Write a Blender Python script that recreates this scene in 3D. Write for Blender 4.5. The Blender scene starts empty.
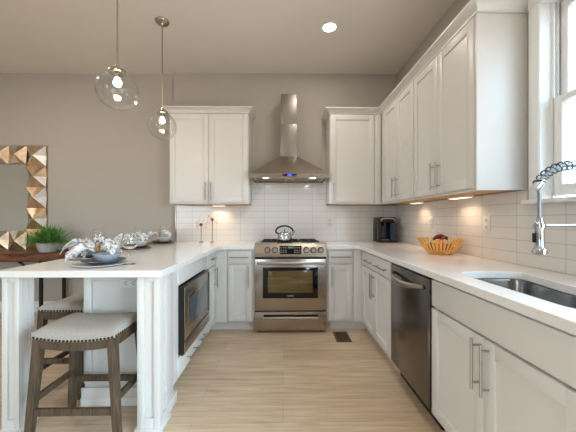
import bpy, bmesh, math, random
from mathutils import Vector, Matrix
random.seed(7)
PI = math.pi
SC = bpy.context.scene
COL = SC.collection

# ------------------------------------------------------------------ camera
F_PX, YAW, CY, CAM_H = 282.4, 0.0166, 218.9, 1.199
cd = bpy.data.cameras.new('camera')
cd.sensor_width = 36.0
cd.lens = F_PX / 576.0 * 36.0
cd.shift_y = (CY - 216.0) / 576.0
cd.clip_start = 0.02
cam = bpy.data.objects.new('camera', cd)
COL.objects.link(cam)
cam.location = (0, 0, CAM_H)
cam.rotation_euler = (PI / 2, 0, -YAW)
SC.camera = cam

# ------------------------------------------------------------------ world, exposure
w = bpy.data.worlds.new('sky')
SC.world = w
w.use_nodes = True
wn, wl = w.node_tree.nodes, w.node_tree.links
bgn = wn['Background']
wtc = wn.new('ShaderNodeTexCoord')
wsp = wn.new('ShaderNodeSeparateXYZ')
wl.new(wtc.outputs['Generated'], wsp.inputs[0])
wrp = wn.new('ShaderNodeValToRGB')
wl.new(wsp.outputs['Z'], wrp.inputs['Fac'])
wrp.color_ramp.elements[0].position = 0.0        # below the horizon: bright paving
wrp.color_ramp.elements[0].color = (0.40, 0.38, 0.35, 1)
wrp.color_ramp.elements[1].position = 0.06
wrp.color_ramp.elements[1].color = (0.60, 0.83, 1.0, 1)
wl.new(wrp.outputs[0], bgn.inputs[0])
bgn.inputs[1].default_value = 19.0
SC.view_settings.view_transform = 'Standard'
SC.view_settings.look = 'None'
SC.view_settings.gamma = 1
SC.view_settings.use_curve_mapping = False
SC.view_settings.exposure = -0.05


def area_light(name, loc, rot, sx, sy, power, color, shape='RECTANGLE', spread=PI, portal=False, parent=None):
    l = bpy.data.lights.new(name, 'AREA')
    l.shape = shape
    l.size = sx
    if shape in ('RECTANGLE', 'ELLIPSE'):
        l.size_y = sy
    l.energy = power
    l.color = color
    l.spread = spread
    if portal:
        l.cycles.is_portal = True
    o = bpy.data.objects.new(name, l)
    COL.objects.link(o)
    o.location = loc
    o.rotation_euler = rot
    if parent:
        o.parent = parent
    return o


WARM = (1.0, 0.925, 0.83)
WARM2 = (1.0, 0.72, 0.46)
COOL = (0.80, 0.91, 1.0)
# daylight: the sky seen through the kitchen window (right) and unseen openings added to light the room
area_light('sky_portal_kitchen', (1.625, 1.18, 1.86), (0, PI / 2, 0), 1.10, 0.77, 1, (1, 1, 1), portal=True)
for wx in (-3.6,):
    area_light('sky_portal_added_rear', (wx, -4.155, 1.6), (PI / 2, 0, 0), 1.5, 2.1, 1, (1, 1, 1), portal=True)
area_light('sky_portal_added_door', (1.63, -.39, 1.05), (0, PI / 2, 0), 2.0, 2.0, 1, (1, 1, 1), portal=True)  # unseen door opening, added for cool light from the right
# unseen ceiling lamps, added to light the room
for lx, ly, lp in ((0.45, 0.7, 7), (-2.6, 2.2, 12), (-2.6, 0.2, 12), (-4.4, 1.6, 12), (0.45, -1.6, 7), (-1.8, -1.8, 7)):
    area_light('downlight_lamp', (lx, ly, 3.045), (0, 0, 0), 0.13, 0.13, lp, WARM, 'DISK')


# ------------------------------------------------------------------ material helpers
def lin(c):
    out = []
    for v in c[:3]:
        v = v / 255.0
        out.append(v / 12.92 if v <= 0.04045 else ((v + 0.055) / 1.055) ** 2.4)
    return tuple(out) + (1.0,)


def newmat(name):
    m = bpy.data.materials.new(name)
    m.use_nodes = True
    nt = m.node_tree
    return m, nt, nt.nodes['Principled BSDF']


def pm(name, rgb, rough=0.5, metal=0.0, var=0.04, scale=8.0, bump=0.0, bscale=60.0, stretch=(1, 1, 1), spec=0.5, emit=0.0,
       coat=0.0):
    m, nt, b = newmat(name)
    N, L = nt.nodes, nt.links
    tc = N.new('ShaderNodeTexCoord')
    mp = N.new('ShaderNodeMapping')
    mp.inputs['Scale'].default_value = stretch
    L.new(tc.outputs['Object'], mp.inputs['Vector'])
    nz = N.new('ShaderNodeTexNoise')
    nz.inputs['Scale'].default_value = scale
    nz.inputs['Detail'].default_value = 3
    L.new(mp.outputs[0], nz.inputs['Vector'])
    rp = N.new('ShaderNodeValToRGB')
    c = lin(rgb)
    rp.color_ramp.elements[0].position = 0.3
    rp.color_ramp.elements[1].position = 0.7
    rp.color_ramp.elements[0].color = tuple(max(0, v * (1 - var)) for v in c[:3]) + (1,)
    rp.color_ramp.elements[1].color = tuple(min(1, v * (1 + var)) for v in c[:3]) + (1,)
    L.new(nz.outputs['Fac'], rp.inputs['Fac'])
    L.new(rp.outputs['Color'], b.inputs['Base Color'])
    b.inputs['Roughness'].default_value = rough
    b.inputs['Metallic'].default_value = metal
    b.inputs['Specular IOR Level'].default_value = spec
    b.inputs['Coat Weight'].default_value = coat
    if emit:
        b.inputs['Emission Color'].default_value = c
        b.inputs['Emission Strength'].default_value = emit
    if bump:
        n2 = N.new('ShaderNodeTexNoise')
        n2.inputs['Scale'].default_value = bscale
        n2.inputs['Detail'].default_value = 2
        L.new(mp.outputs[0], n2.inputs['Vector'])
        bp = N.new('ShaderNodeBump')
        bp.inputs['Strength'].default_value = bump
        bp.inputs['Distance'].default_value = 0.002
        L.new(n2.outputs['Fac'], bp.inputs['Height'])
        L.new(bp.outputs[0], b.inputs['Normal'])
    return m


def emat(name, rgb, strength):
    m, nt, b = newmat(name)
    b.inputs['Base Color'].default_value = lin(rgb)
    b.inputs['Emission Color'].default_value = lin(rgb)
    b.inputs['Emission Strength'].default_value = strength
    return m


def glassmat(name, tint=(0.97, 0.98, 0.98), ior=1.45, rough=0.02):
    m = bpy.data.materials.new(name)
    m.use_nodes = True
    nt = m.node_tree
    N, L = nt.nodes, nt.links
    N.clear()
    out = N.new('ShaderNodeOutputMaterial')
    mix = N.new('ShaderNodeMixShader')
    lw = N.new('ShaderNodeLayerWeight')
    lw.inputs['Blend'].default_value = 0.5
    pw = N.new('ShaderNodeMath')
    pw.operation = 'POWER'
    pw.inputs[1].default_value = 2.2
    L.new(lw.outputs['Facing'], pw.inputs[0])
    fr = N.new('ShaderNodeMath')
    fr.operation = 'MULTIPLY_ADD'
    fr.inputs[1].default_value = 0.85
    fr.inputs[2].default_value = ((ior - 1) / (ior + 1)) ** 2
    L.new(pw.outputs[0], fr.inputs[0])
    tr = N.new('ShaderNodeBsdfTransparent')
    tr.inputs['Color'].default_value = tint + (1,)
    gl = N.new('ShaderNodeBsdfGlossy')
    gl.inputs['Roughness'].default_value = rough
    L.new(fr.outputs[0], mix.inputs[0])
    L.new(tr.outputs[0], mix.inputs[1])
    L.new(gl.outputs[0], mix.inputs[2])
    L.new(mix.outputs[0], out.inputs['Surface'])
    return m


def stemware(name):
    m, nt, b = newmat(name)
    b.inputs['Base Color'].default_value = (0.98, 0.99, 0.99, 1)
    b.inputs['Roughness'].default_value = 0.0
    b.inputs['IOR'].default_value = 1.5
    b.inputs['Transmission Weight'].default_value = 1.0
    return m


def oakfloor():
    m, nt, b = newmat('oak_plank_floor')
    N, L = nt.nodes, nt.links
    tc = N.new('ShaderNodeTexCoord')
    br = N.new('ShaderNodeTexBrick')
    br.offset = 0.37
    br.offset_frequency = 2
    br.inputs['Scale'].default_value = 1
    br.inputs['Brick Width'].default_value = 1.45
    br.inputs['Row Height'].default_value = 0.185
    br.inputs['Mortar Size'].default_value = 0.0012
    br.inputs['Mortar Smooth'].default_value = 0.3
    br.inputs['Bias'].default_value = 0.0
    br.inputs['Color1'].default_value = lin((217, 196, 171))
    br.inputs['Color2'].default_value = lin((204, 181, 155))
    br.inputs['Mortar'].default_value = lin((168, 150, 130))
    L.new(tc.outputs['Object'], br.inputs['Vector'])
    mp = N.new('ShaderNodeMapping')
    mp.inputs['Scale'].default_value = (1.6, 22, 1)
    L.new(tc.outputs['Object'], mp.inputs['Vector'])
    nz = N.new('ShaderNodeTexNoise')
    nz.inputs['Scale'].default_value = 1.6
    nz.inputs['Detail'].default_value = 6
    nz.inputs['Roughness'].default_value = 0.6
    nz.inputs['Distortion'].default_value = 0.6
    L.new(mp.outputs[0], nz.inputs['Vector'])
    rp = N.new('ShaderNodeValToRGB')
    rp.color_ramp.elements[0].position = 0.3
    rp.color_ramp.elements[0].color = (0.72, 0.67, 0.61, 1)
    rp.color_ramp.elements[1].position = 0.68
    rp.color_ramp.elements[1].color = (1.06, 1.06, 1.06, 1)
    L.new(nz.outputs['Fac'], rp.inputs['Fac'])
    mx = N.new('ShaderNodeMixRGB')
    mx.blend_type = 'MULTIPLY'
    mx.inputs[0].default_value = 0.9
    L.new(br.outputs['Color'], mx.inputs[1])
    L.new(rp.outputs['Color'], mx.inputs[2])
    # sparse knots
    mp2 = N.new('ShaderNodeMapping')
    mp2.inputs['Scale'].default_value = (1.3, 4.5, 1)
    L.new(tc.outputs['Object'], mp2.inputs['Vector'])
    n3 = N.new('ShaderNodeTexNoise')
    n3.inputs['Scale'].default_value = 2.1
    n3.inputs['Detail'].default_value = 4
    L.new(mp2.outputs[0], n3.inputs['Vector'])
    r3 = N.new('ShaderNodeValToRGB')
    r3.color_ramp.elements[0].position = 0.62
    r3.color_ramp.elements[0].color = (1, 1, 1, 1)
    r3.color_ramp.elements[1].position = 0.78
    r3.color_ramp.elements[1].color = (0.62, 0.52, 0.44, 1)
    L.new(n3.outputs['Fac'], r3.inputs['Fac'])
    mx2 = N.new('ShaderNodeMixRGB')
    mx2.blend_type = 'MULTIPLY'
    mx2.inputs[0].default_value = 0.6
    L.new(mx.outputs[0], mx2.inputs[1])
    L.new(r3.outputs[0], mx2.inputs[2])
    L.new(mx2.outputs[0], b.inputs['Base Color'])
    b.inputs['Roughness'].default_value = 0.42
    bp = N.new('ShaderNodeBump')
    bp.inputs['Strength'].default_value = 0.25
    bp.inputs['Distance'].default_value = 0.002
    L.new(nz.outputs['Fac'], bp.inputs['Height'])
    L.new(bp.outputs[0], b.inputs['Normal'])
    return m


def tilemat(name, axis, off):
    """3 x 12 inch glazed tile, straight stacked; axis = the world axis that runs along the wall"""
    m, nt, b = newmat(name)
    N, L = nt.nodes, nt.links
    tc = N.new('ShaderNodeTexCoord')
    sp = N.new('ShaderNodeSeparateXYZ')
    L.new(tc.outputs['Object'], sp.inputs[0])
    ad = N.new('ShaderNodeMath')
    ad.operation = 'ADD'
    ad.inputs[1].default_value = off
    L.new(sp.outputs[axis], ad.inputs[0])
    az = N.new('ShaderNodeMath')
    az.operation = 'ADD'
    az.inputs[1].default_value = -0.915 + 0.0762 * 20
    L.new(sp.outputs['Z'], az.inputs[0])
    cb = N.new('ShaderNodeCombineXYZ')
    L.new(ad.outputs[0], cb.inputs[0])
    L.new(az.outputs[0], cb.inputs[1])
    br = N.new('ShaderNodeTexBrick')
    br.offset = 0.0
    br.inputs['Scale'].default_value = 1
    br.inputs['Brick Width'].default_value = 0.3072
    br.inputs['Row Height'].default_value = 0.0762
    br.inputs['Mortar Size'].default_value = 0.0014
    br.inputs['Mortar Smooth'].default_value = 0.2
    br.inputs['Color1'].default_value = lin((226, 222, 217))
    br.inputs['Color2'].default_value = lin((221, 217, 212))
    br.inputs['Mortar'].default_value = lin((168, 164, 159))
    L.new(cb.outputs[0], br.inputs['Vector'])
    L.new(br.outputs['Color'], b.inputs['Base Color'])
    b.inputs['Roughness'].default_value = 0.16
    nz = N.new('ShaderNodeTexNoise')
    nz.inputs['Scale'].default_value = 9
    L.new(tc.outputs['Object'], nz.inputs['Vector'])
    b1 = N.new('ShaderNodeBump')
    b1.inputs['Strength'].default_value = 0.08
    b1.inputs['Distance'].default_value = 0.01
    L.new(nz.outputs['Fac'], b1.inputs['Height'])
    b2 = N.new('ShaderNodeBump')
    b2.invert = True
    b2.inputs['Strength'].default_value = 0.5
    b2.inputs['Distance'].default_value = 0.001
    L.new(br.outputs['Fac'], b2.inputs['Height'])
    L.new(b1.outputs[0], b2.inputs['Normal'])
    L.new(b2.outputs[0], b.inputs['Normal'])
    return m


def napkinmat():
    m, nt, b = newmat('printed_linen')
    N, L = nt.nodes, nt.links
    tc = N.new('ShaderNodeTexCoord')
    mp = N.new('ShaderNodeMapping')
    mp.inputs['Scale'].default_value = (1, 2.2, 1)
    mp.inputs['Rotation'].default_value = (0, 0, 0.6)
    L.new(tc.outputs['Object'], mp.inputs['Vector'])
    nz = N.new('ShaderNodeTexNoise')
    nz.inputs['Scale'].default_value = 24
    nz.inputs['Detail'].default_value = 2
    nz.inputs['Distortion'].default_value = 1.5
    L.new(mp.outputs[0], nz.inputs['Vector'])
    rp = N.new('ShaderNodeValToRGB')
    e = rp.color_ramp.elements
    e[0].position = 0.37
    e[0].color = lin((140, 147, 158))
    e[1].position = 0.47
    e[1].color = lin((226, 224, 222))
    L.new(nz.outputs['Fac'], rp.inputs['Fac'])
    L.new(rp.outputs[0], b.inputs['Base Color'])
    b.inputs['Roughness'].default_value = 0.85
    return m


def woodmat(name, dark, light, scale=3.0, stretch=(1, 1, 12), rough=0.5):
    m, nt, b = newmat(name)
    N, L = nt.nodes, nt.links
    tc = N.new('ShaderNodeTexCoord')
    mp = N.new('ShaderNodeMapping')
    mp.inputs['Scale'].default_value = stretch
    L.new(tc.outputs['Object'], mp.inputs['Vector'])
    nz = N.new('ShaderNodeTexNoise')
    nz.inputs['Scale'].default_value = scale
    nz.inputs['Detail'].default_value = 6
    nz.inputs['Distortion'].default_value = 0.8
    L.new(mp.outputs[0], nz.inputs['Vector'])
    rp = N.new('ShaderNodeValToRGB')
    rp.color_ramp.elements[0].position = 0.32
    rp.color_ramp.elements[0].color = lin(dark)
    rp.color_ramp.elements[1].position = 0.68
    rp.color_ramp.elements[1].color = lin(light)
    L.new(nz.outputs['Fac'], rp.inputs['Fac'])
    L.new(rp.outputs[0], b.inputs['Base Color'])
    b.inputs['Roughness'].default_value = rough
    bp = N.new('ShaderNodeBump')
    bp.inputs['Strength'].default_value = 0.2
    bp.inputs['Distance'].default_value = 0.002
    L.new(nz.outputs['Fac'], bp.inputs['Height'])
    L.new(bp.outputs[0], b.inputs['Normal'])
    return m


M = {}
M['wall'] = pm('greige_wall_paint', (181, 174, 166), 0.85, var=0.015, scale=2, bump=0.05, bscale=180)
M['ceiling'] = pm('greige_ceiling_paint', (226, 219, 211), 0.9, var=0.012, scale=2)
M['trim'] = pm('white_trim_paint', (232, 232, 231), 0.4, var=0.01)
M['cab'] = pm('white_cabinet_lacquer', (219, 216, 212), 0.38, var=0.008, scale=3)
M['cab_under'] = woodmat('maple_plywood_underside', (196, 150, 100), (214, 172, 122), 3, (1, 8, 1))
M['toe'] = pm('toe_kick_paint', (214, 208, 200), 0.5, var=0.02)
M['quartz'] = pm('white_quartz', (236, 234, 232), 0.14, var=0.015, scale=30)
M['floor'] = oakfloor()
M['tile_x'] = tilemat('stacked_tile_back', 'X', 0.242 + 0.3072 * 20)
M['tile_y'] = tilemat('stacked_tile_right', 'Y', -1.435 + 0.3072 * 20)
M['steel'] = pm('brushed_stainless', (176, 167, 156), 0.25, 1.0, var=0.05, scale=4, bump=0.04, bscale=40, stretch=(1, 1, 40))
M['steel_v'] = pm('brushed_stainless_vertical', (172, 165, 156), 0.28, 1.0, var=0.05, scale=4, bump=0.04, bscale=40,
                  stretch=(40, 40, 1))
M['steel_dark'] = pm('dark_stainless', (122, 117, 111), 0.24, 1.0, var=0.05, scale=4, bump=0.03, bscale=40, stretch=(40, 40, 1))
M['steel_darkened'] = pm('darkened_chimney_steel', (146, 140, 133), 0.42, 1.0, var=0.03, scale=4, bump=0.03, bscale=40, stretch=(40, 40, 1))  # darker copy for the chimney: dim room reflection put into the colour
M['rubber'] = pm('grey_braided_hose', (142, 147, 154), 0.4, 0.6)
M['spring_steel'] = pm('dark_spring_steel', (92, 97, 104), 0.22, 1.0, var=0.03)
M['nickel'] = pm('satin_nickel', (178, 174, 170), 0.3, 1.0, var=0.02)
M['chrome'] = pm('polished_chrome', (205, 210, 218), 0.1, 1.0, var=0.02)
M['brass'] = pm('polished_nickel_warm', (184, 172, 156), 0.2, 1.0, var=0.03)
M['black'] = pm('black_enamel', (16, 16, 17), 0.3, var=0.1)
M['blackm'] = pm('black_cast_iron', (22, 22, 23), 0.6, var=0.15, bump=0.2)
M['blackglass'] = pm('black_glass', (9, 9, 10), 0.06, var=0.05)
M['ovenglass'] = pm('oven_glass_painted_interior', (98, 82, 48), 0.1, var=0.45, scale=3.5, stretch=(.6, 1, 9))  # streaked olive colour paints the lit oven interior behind the glass
M['mwglass'] = pm('microwave_window_glass', (70, 78, 84), 0.07, var=0.05)
M['plastic'] = pm('white_plastic', (232, 230, 226), 0.35, var=0.01)
M['slot'] = pm('outlet_slot_grey', (95, 92, 90), 0.5)
M['mark'] = pm('printed_mark_grey', (165, 165, 165), 0.5)
M['clock'] = emat('clock_green', (110, 150, 115), 0.12)
M['bluelcd'] = emat('blue_display', (60, 90, 255), 1.6)
M['lamp'] = emat('lamp_diffuser', (255, 238, 214), 14.0)
M['hoodlamp'] = emat('hood_lamp', (235, 243, 255), 9.0)
M['bulb'] = emat('frosted_bulb', (255, 230, 200), 80.0)
M['led'] = emat('under_cabinet_diffuser', (255, 226, 190), 2.2)
M['glass'] = glassmat('clear_glass')
M['crystal'] = stemware('stemware_glass')
M['pane'] = glassmat('window_pane', (0.62, 0.65, 0.67), 1.4, 0.0)
M['linen'] = pm('grey_linen', (170, 164, 156), 0.9, var=0.12, scale=160, bump=0.4, bscale=300)
M['stoolwood'] = woodmat('weathered_dark_oak', (58, 44, 30), (98, 80, 60), 6, (14, 14, 1), 0.55)
M['nail'] = pm('bronze_nailhead', (74, 60, 46), 0.35, 0.9)
M['consolewood'] = woodmat('reclaimed_walnut', (62, 34, 18), (132, 80, 46), 3, (1, 9, 9), 0.45)
M['iron'] = pm('black_iron', (24, 24, 24), 0.5, 0.3)
M['gold'] = pm('bronze_leaf', (208, 180, 150), 0.36, 1.0, var=0.3, scale=14)
M['silver'] = pm('silver_leaf', (222, 220, 216), 0.3, 1.0, var=0.2, scale=14)
M['mirror'] = pm('mirror_silvering', (226, 232, 230), 0.02, 1.0, var=0.0)
M['concrete'] = pm('pale_concrete', (188, 186, 182), 0.85, var=0.12, scale=30, bump=0.3)
M['leaf'] = pm('fern_green', (92, 146, 60), 0.5, var=0.5, scale=18)
M['stone_dark'] = pm('slate_blue_stoneware', (70, 78, 90), 0.3, var=0.08)
M['stone_blue'] = pm('pale_blue_stoneware', (172, 181, 192), 0.3, var=0.06)
M['stone_white'] = pm('white_stoneware', (222, 222, 222), 0.3, var=0.02)
M['straw'] = pm('woven_straw', (150, 120, 84), 0.8, var=0.3, scale=60, bump=0.4)
M['napkin'] = napkinmat()
M['ring'] = pm('amber_ring', (190, 128, 58), 0.35, 0.4)
M['bamboo'] = pm('honey_bamboo', (226, 172, 98), 0.4, var=0.15, scale=12)
M['pod'] = pm('dried_burgundy_pod', (104, 34, 30), 0.6, var=0.35, scale=30, bump=0.4)
M['orange'] = pm('amber_fruit', (206, 120, 44), 0.5, var=0.2, scale=20, bump=0.2)
M['coffee'] = pm('dark_brown_plastic', (20, 14, 11), 0.32, var=0.1)
M['tank'] = pm('smoked_blue_tank', (44, 58, 78), 0.12, var=0.1)
M['rust'] = pm('rusted_bronze', (128, 96, 74), 0.5, 0.6, var=0.3, scale=40)
M['petal'] = pm('pale_copper_petal', (206, 170, 150), 0.5, 0.3, var=0.15, scale=30)
M['vent'] = pm('bronze_register', (112, 92, 68), 0.45, 0.5, var=0.15)
M['dark'] = pm('dark_recess', (20, 18, 16), 0.8)
M['drain'] = pm('drain_steel', (150, 150, 150), 0.25, 1.0)
M['sinksteel'] = pm('brushed_sink_steel', (150, 146, 142), 0.26, 1.0, var=0.05, bump=0.04, bscale=50, stretch=(1, 1, 30))


# ------------------------------------------------------------------ mesh helper
class MB:
    def __init__(s):
        s.bm = bmesh.new()

    def _faces(s, vs, fs, mi):
        bv = [s.bm.verts.new(v) for v in vs]
        out = []
        for f in fs:
            try:
                fc = s.bm.faces.new([bv[i] for i in f])
                fc.material_index = mi
                out.append(fc)
            except ValueError:
                pass
        return bv, out

    def box(s, x0, x1, y0, y1, z0, z1, b=0.0, seg=2, mi=0):
        if x0 > x1: x0, x1 = x1, x0
        if y0 > y1: y0, y1 = y1, y0
        if z0 > z1: z0, z1 = z1, z0
        vs = [(x, y, z) for z in (z0, z1) for y in (y0, y1) for x in (x0, x1)]
        fs = [(0, 2, 3, 1), (4, 5, 7, 6), (0, 1, 5, 4), (2, 6, 7, 3), (0, 4, 6, 2), (1, 3, 7, 5)]
        bv, fc = s._faces(vs, fs, mi)
        b = min(b, 0.45 * min(x1 - x0, y1 - y0, z1 - z0))
        if b > 0:
            ed = list({e for f in fc for e in f.edges})
            r = bmesh.ops.bevel(s.bm, geom=ed, offset=b, segments=seg, affect='EDGES', profile=0.5)
            for f in r['faces']:
                f.material_index = mi
        return s

    def tube(s, pts, r, n=10, closed=False, mi=0, caps=True, flat=None):
        """flat=(a,b): elliptical section scale along the two frame axes"""
        pts = [Vector(p) for p in pts]
        m = len(pts)
        rs = r if isinstance(r, (list, tuple)) else [r] * m
        tang = []
        for i in range(m):
            if closed:
                t = pts[(i + 1) % m] - pts[i - 1]
            else:
                t = pts[min(i + 1, m - 1)] - pts[max(i - 1, 0)]
            tang.append(t.normalized())
        up = Vector((0, 0, 1)) if abs(tang[0].z) < 0.9 else Vector((0, 1, 0))
        u = (up - tang[0] * up.dot(tang[0])).normalized()
        rings = []
        fa, fb = flat or (1, 1)
        for i in range(m):
            u = (u - tang[i] * u.dot(tang[i]))
            u = u.normalized() if u.length > 1e-6 else tang[i].orthogonal().normalized()
            v = tang[i].cross(u)
            rings.append([s.bm.verts.new(pts[i] + (u * math.cos(2 * PI * k / n) * fa + v * math.sin(2 * PI * k / n) * fb) * rs[i])
                          for k in range(n)])
        rng = range(m) if closed else range(m - 1)
        for i in rng:
            a, bq = rings[i], rings[(i + 1) % m]
            for k in range(n):
                f = s.bm.faces.new((a[k], a[(k + 1) % n], bq[(k + 1) % n], bq[k]))
                f.material_index = mi
        if caps and not closed:
            f = s.bm.faces.new(rings[0][::-1]); f.material_index = mi
            f = s.bm.faces.new(rings[-1]); f.material_index = mi
        return s

    def cyl(s, p, q, r, r2=None, n=16, mi=0):
        return s.tube([p, q], [r, r if r2 is None else r2], n, mi=mi)

    def bar(s, p, q, a, b, a2=None, b2=None, up=(0, 1, 0), mi=0):
        """rectangular bar from p to q, section a x b (full sizes); optional taper"""
        p, q = Vector(p), Vector(q)
        t = (q - p).normalized()
        up = Vector(up)
        u = (up - t * up.dot(t)).normalized()
        v = t.cross(u)
        a2 = a if a2 is None else a2
        b2 = b if b2 is None else b2
        vs = []
        for c, aa, bb in ((p, a, b), (q, a2, b2)):
            for sx, sy in ((-1, -1), (1, -1), (1, 1), (-1, 1)):
                vs.append(c + v * (sx * aa / 2) + u * (sy * bb / 2))
        fs = [(3, 2, 1, 0), (4, 5, 6, 7), (0, 1, 5, 4), (1, 2, 6, 5), (2, 3, 7, 6), (3, 0, 4, 7)]
        bv, fc = s._faces(vs, fs, mi)
        ed = list({e for f in fc for e in f.edges})
        bmesh.ops.bevel(s.bm, geom=ed, offset=min(0.002, a * 0.2, b * 0.2), segments=1, affect='EDGES')
        return s

    def lathe(s, prof, n=32, c=(0, 0, 0), mi=0):
        c = Vector(c)
        rings = []
        for r, z in prof:
            if r < 1e-6:
                rings.append([s.bm.verts.new(c + Vector((0, 0, z)))])
            else:
                rings.append([s.bm.verts.new(c + Vector((r * math.cos(2 * PI * k / n), r * math.sin(2 * PI * k / n), z)))
                              for k in range(n)])
        for a, b in zip(rings[:-1], rings[1:]):
            for k in range(n):
                k2 = (k + 1) % n
                if len(a) == 1 and len(b) == 1:
                    continue
                if len(a) == 1:
                    f = s.bm.faces.new((a[0], b[k2], b[k]))
                elif len(b) == 1:
                    f = s.bm.faces.new((a[k], a[k2], b[0]))
                else:
                    f = s.bm.faces.new((a[k], a[k2], b[k2], b[k]))
                f.material_index = mi
        return s

    def prism(s, poly, z0, z1, mi=0, holes=()):
        """polygon in XY (with holes) extruded in z"""
        loops = [poly] + list(holes)
        edges, vv = [], []
        for lp in loops:
            vs = [s.bm.verts.new((x, y, z0)) for x, y in lp]
            vv.append(vs)
            for i in range(len(vs)):
                edges.append(s.bm.edges.new((vs[i], vs[(i + 1) % len(vs)])))
        r = bmesh.ops.triangle_fill(s.bm, edges=edges, use_beauty=True)
        fs = [g for g in r['geom'] if isinstance(g, bmesh.types.BMFace)]
        ex = bmesh.ops.extrude_face_region(s.bm, geom=fs)
        nv = [g for g in ex['geom'] if isinstance(g, bmesh.types.BMVert)]
        bmesh.ops.translate(s.bm, verts=nv, vec=(0, 0, z1 - z0))
        for f in s.bm.faces:
            if f.material_index == 0:
                f.material_index = mi
        return s

    def sweep(s, path, prof, side=1, mi=0):
        """profile (out, z) swept along an XY path, mitred; out is to the right of travel when side=1"""
        P = [Vector((x, y)) for x, y in path]
        m = len(P)
        rows = []
        for i in range(m):
            d0 = (P[i] - P[i - 1]).normalized() if i > 0 else None
            d1 = (P[i + 1] - P[i]).normalized() if i < m - 1 else None
            nn = []
            for d in (d0, d1):
                if d is not None:
                    nn.append(Vector((d.y, -d.x)) * side)
            if len(nn) == 2:
                b = (nn[0] + nn[1])
                b = b / (1 + nn[0].dot(nn[1]))
            else:
                b = nn[0]
            rows.append([s.bm.verts.new((P[i].x + b.x * o, P[i].y + b.y * o, z)) for o, z in prof])
        k = len(prof)
        for a, b in zip(rows[:-1], rows[1:]):
            for j in range(k):
                f = s.bm.faces.new((a[j], a[(j + 1) % k], b[(j + 1) % k], b[j]))
                f.material_index = mi
        s.bm.faces.new(rows[0])
        s.bm.faces.new(rows[-1][::-1])
        return s

    def quadgrid(s, fn, nu, nv, mi=0, mif=None, tri=False):
        g = [[s.bm.verts.new(fn(i / nu, j / nv)) for j in range(nv + 1)] for i in range(nu + 1)]
        for i in range(nu):
            for j in range(nv):
                f = s.bm.faces.new((g[i][j], g[i + 1][j], g[i + 1][j + 1], g[i][j + 1]))
                f.material_index = mif(i, j) if mif else mi
        return s

    def build(s, name, mats, parent=None, angle=35, loc=None, recalc=True):
        if recalc:
            bmesh.ops.recalc_face_normals(s.bm, faces=s.bm.faces[:])
        me = bpy.data.meshes.new(name)
        s.bm.to_mesh(me)
        s.bm.free()
        for mm in (mats if isinstance(mats, (list, tuple)) else [mats]):
            me.materials.append(M[mm] if isinstance(mm, str) else mm)
        me.polygons.foreach_set('use_smooth', [True] * len(me.polygons))
        me.set_sharp_from_angle(angle=math.radians(angle))
        o = bpy.data.objects.new(name, me)
        COL.objects.link(o)
        if parent is not None:
            o.parent = parent
        if loc:
            o.location = loc
        return o


def thing(name, label, cat, loc=(0, 0, 0), rot=0.0, group=None):
    o = bpy.data.objects.new(name, None)
    o.empty_display_size = 0.05
    COL.objects.link(o)
    o.location = loc
    o.rotation_euler = (0, 0, rot)
    return tag(o, label, cat, group)


def tag(o, label, cat, group=None):
    o['label'] = label
    o['category'] = cat
    if group:
        o['group'] = group
    return o


def struct(o):
    o['kind'] = 'structure'
    return o


def copy_tree(o, parent=None):
    c = o.copy()
    COL.objects.link(c)
    if parent is not None:
        c.parent = parent
    for ch in list(o.children):
        copy_tree(ch, c)
    return c


def arc(cx, cz, r, a0, a1, n):
    return [(cx + r * math.cos(a0 + (a1 - a0) * i / n), cz + r * math.sin(a0 + (a1 - a0) * i / n)) for i in range(n + 1)]


# ------------------------------------------------------------------ room shell
CZ = 3.07
YB, XR = 3.635, 1.468
XL, YF, YL = -6.0, -4.0, 3.69
SX = -1.40
struct(MB().box(XL - .15, XR + .15, YF - .15, YL + .15, -.12, 0).build('floor', 'floor'))
struct(MB().box(XL - .15, XR + .15, YF - .15, YL + .15, CZ, CZ + .12).build('ceiling', 'ceiling'))
struct(MB().box(SX, XR, YB, YL + .15, 0, CZ).build('wall_back', 'wall'))
struct(MB().box(XL, SX, YL, YL + .15, 0, CZ).build('wall_dining', 'wall'))
struct(MB().box(XL - .15, XL, YF, YL + .15, 0, CZ).build('wall_left', 'wall'))
# right wall with the window opening
WY0, WY1, WZ0, WZ1 = 0.79, 1.573, 1.305, 2.42
mb = MB()
mb.box(XR, XR + .15, YF, -1.4, 0, CZ).box(XR, XR + .15, 0.62, WY0, 0, CZ).box(XR, XR + .15, -1.4, 0.62, 2.06, CZ)  # second opening, out of view, added to light the room
mb.box(XR, XR + .15, WY1, YL + .15, 0, CZ)
mb.box(XR, XR + .15, WY0, WY1, 0, WZ0).box(XR, XR + .15, WY0, WY1, WZ1, CZ)
struct(mb.build('wall_right', 'wall'))
# wall behind the camera, with an opening added to let in light
mb = MB()
xs = [XL, -4.35, -2.85, XR]
for i in (0, 2):
    mb.box(xs[i], xs[i + 1], YF - .15, YF, 0, CZ)
for i in (1,):
    mb.box(xs[i], xs[i + 1], YF - .15, YF, 0, .55).box(xs[i], xs[i + 1], YF - .15, YF, 2.65, CZ)
struct(mb.build('wall_front', 'wall'))
for k, (a, b) in enumerate(((-4.35, -2.85),)):
    mb = MB()
    z0, z1, y = .55, 2.65, YF - .06
    mb.box(a, b, y - .03, y + .03, z0, z0 + .07).box(a, b, y - .03, y + .03, z1 - .07, z1)
    for x in (a + .035, (a + b) / 2, b - .035):
        mb.box(x - .035, x + .035, y - .03, y + .03, z0, z1)
    mb.box(a, b, y - .025, y + .025, 1.62, 1.68)
    struct(mb.build('window_%d' % (k + 2), 'trim'))  # unseen window frame, added with the rear opening for its light
mb = MB()
for y in (-1.4, -.43, -.35, .54):
    mb.box(XR + .05, XR + .10, y, y + .08, .0, 2.06)
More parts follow.
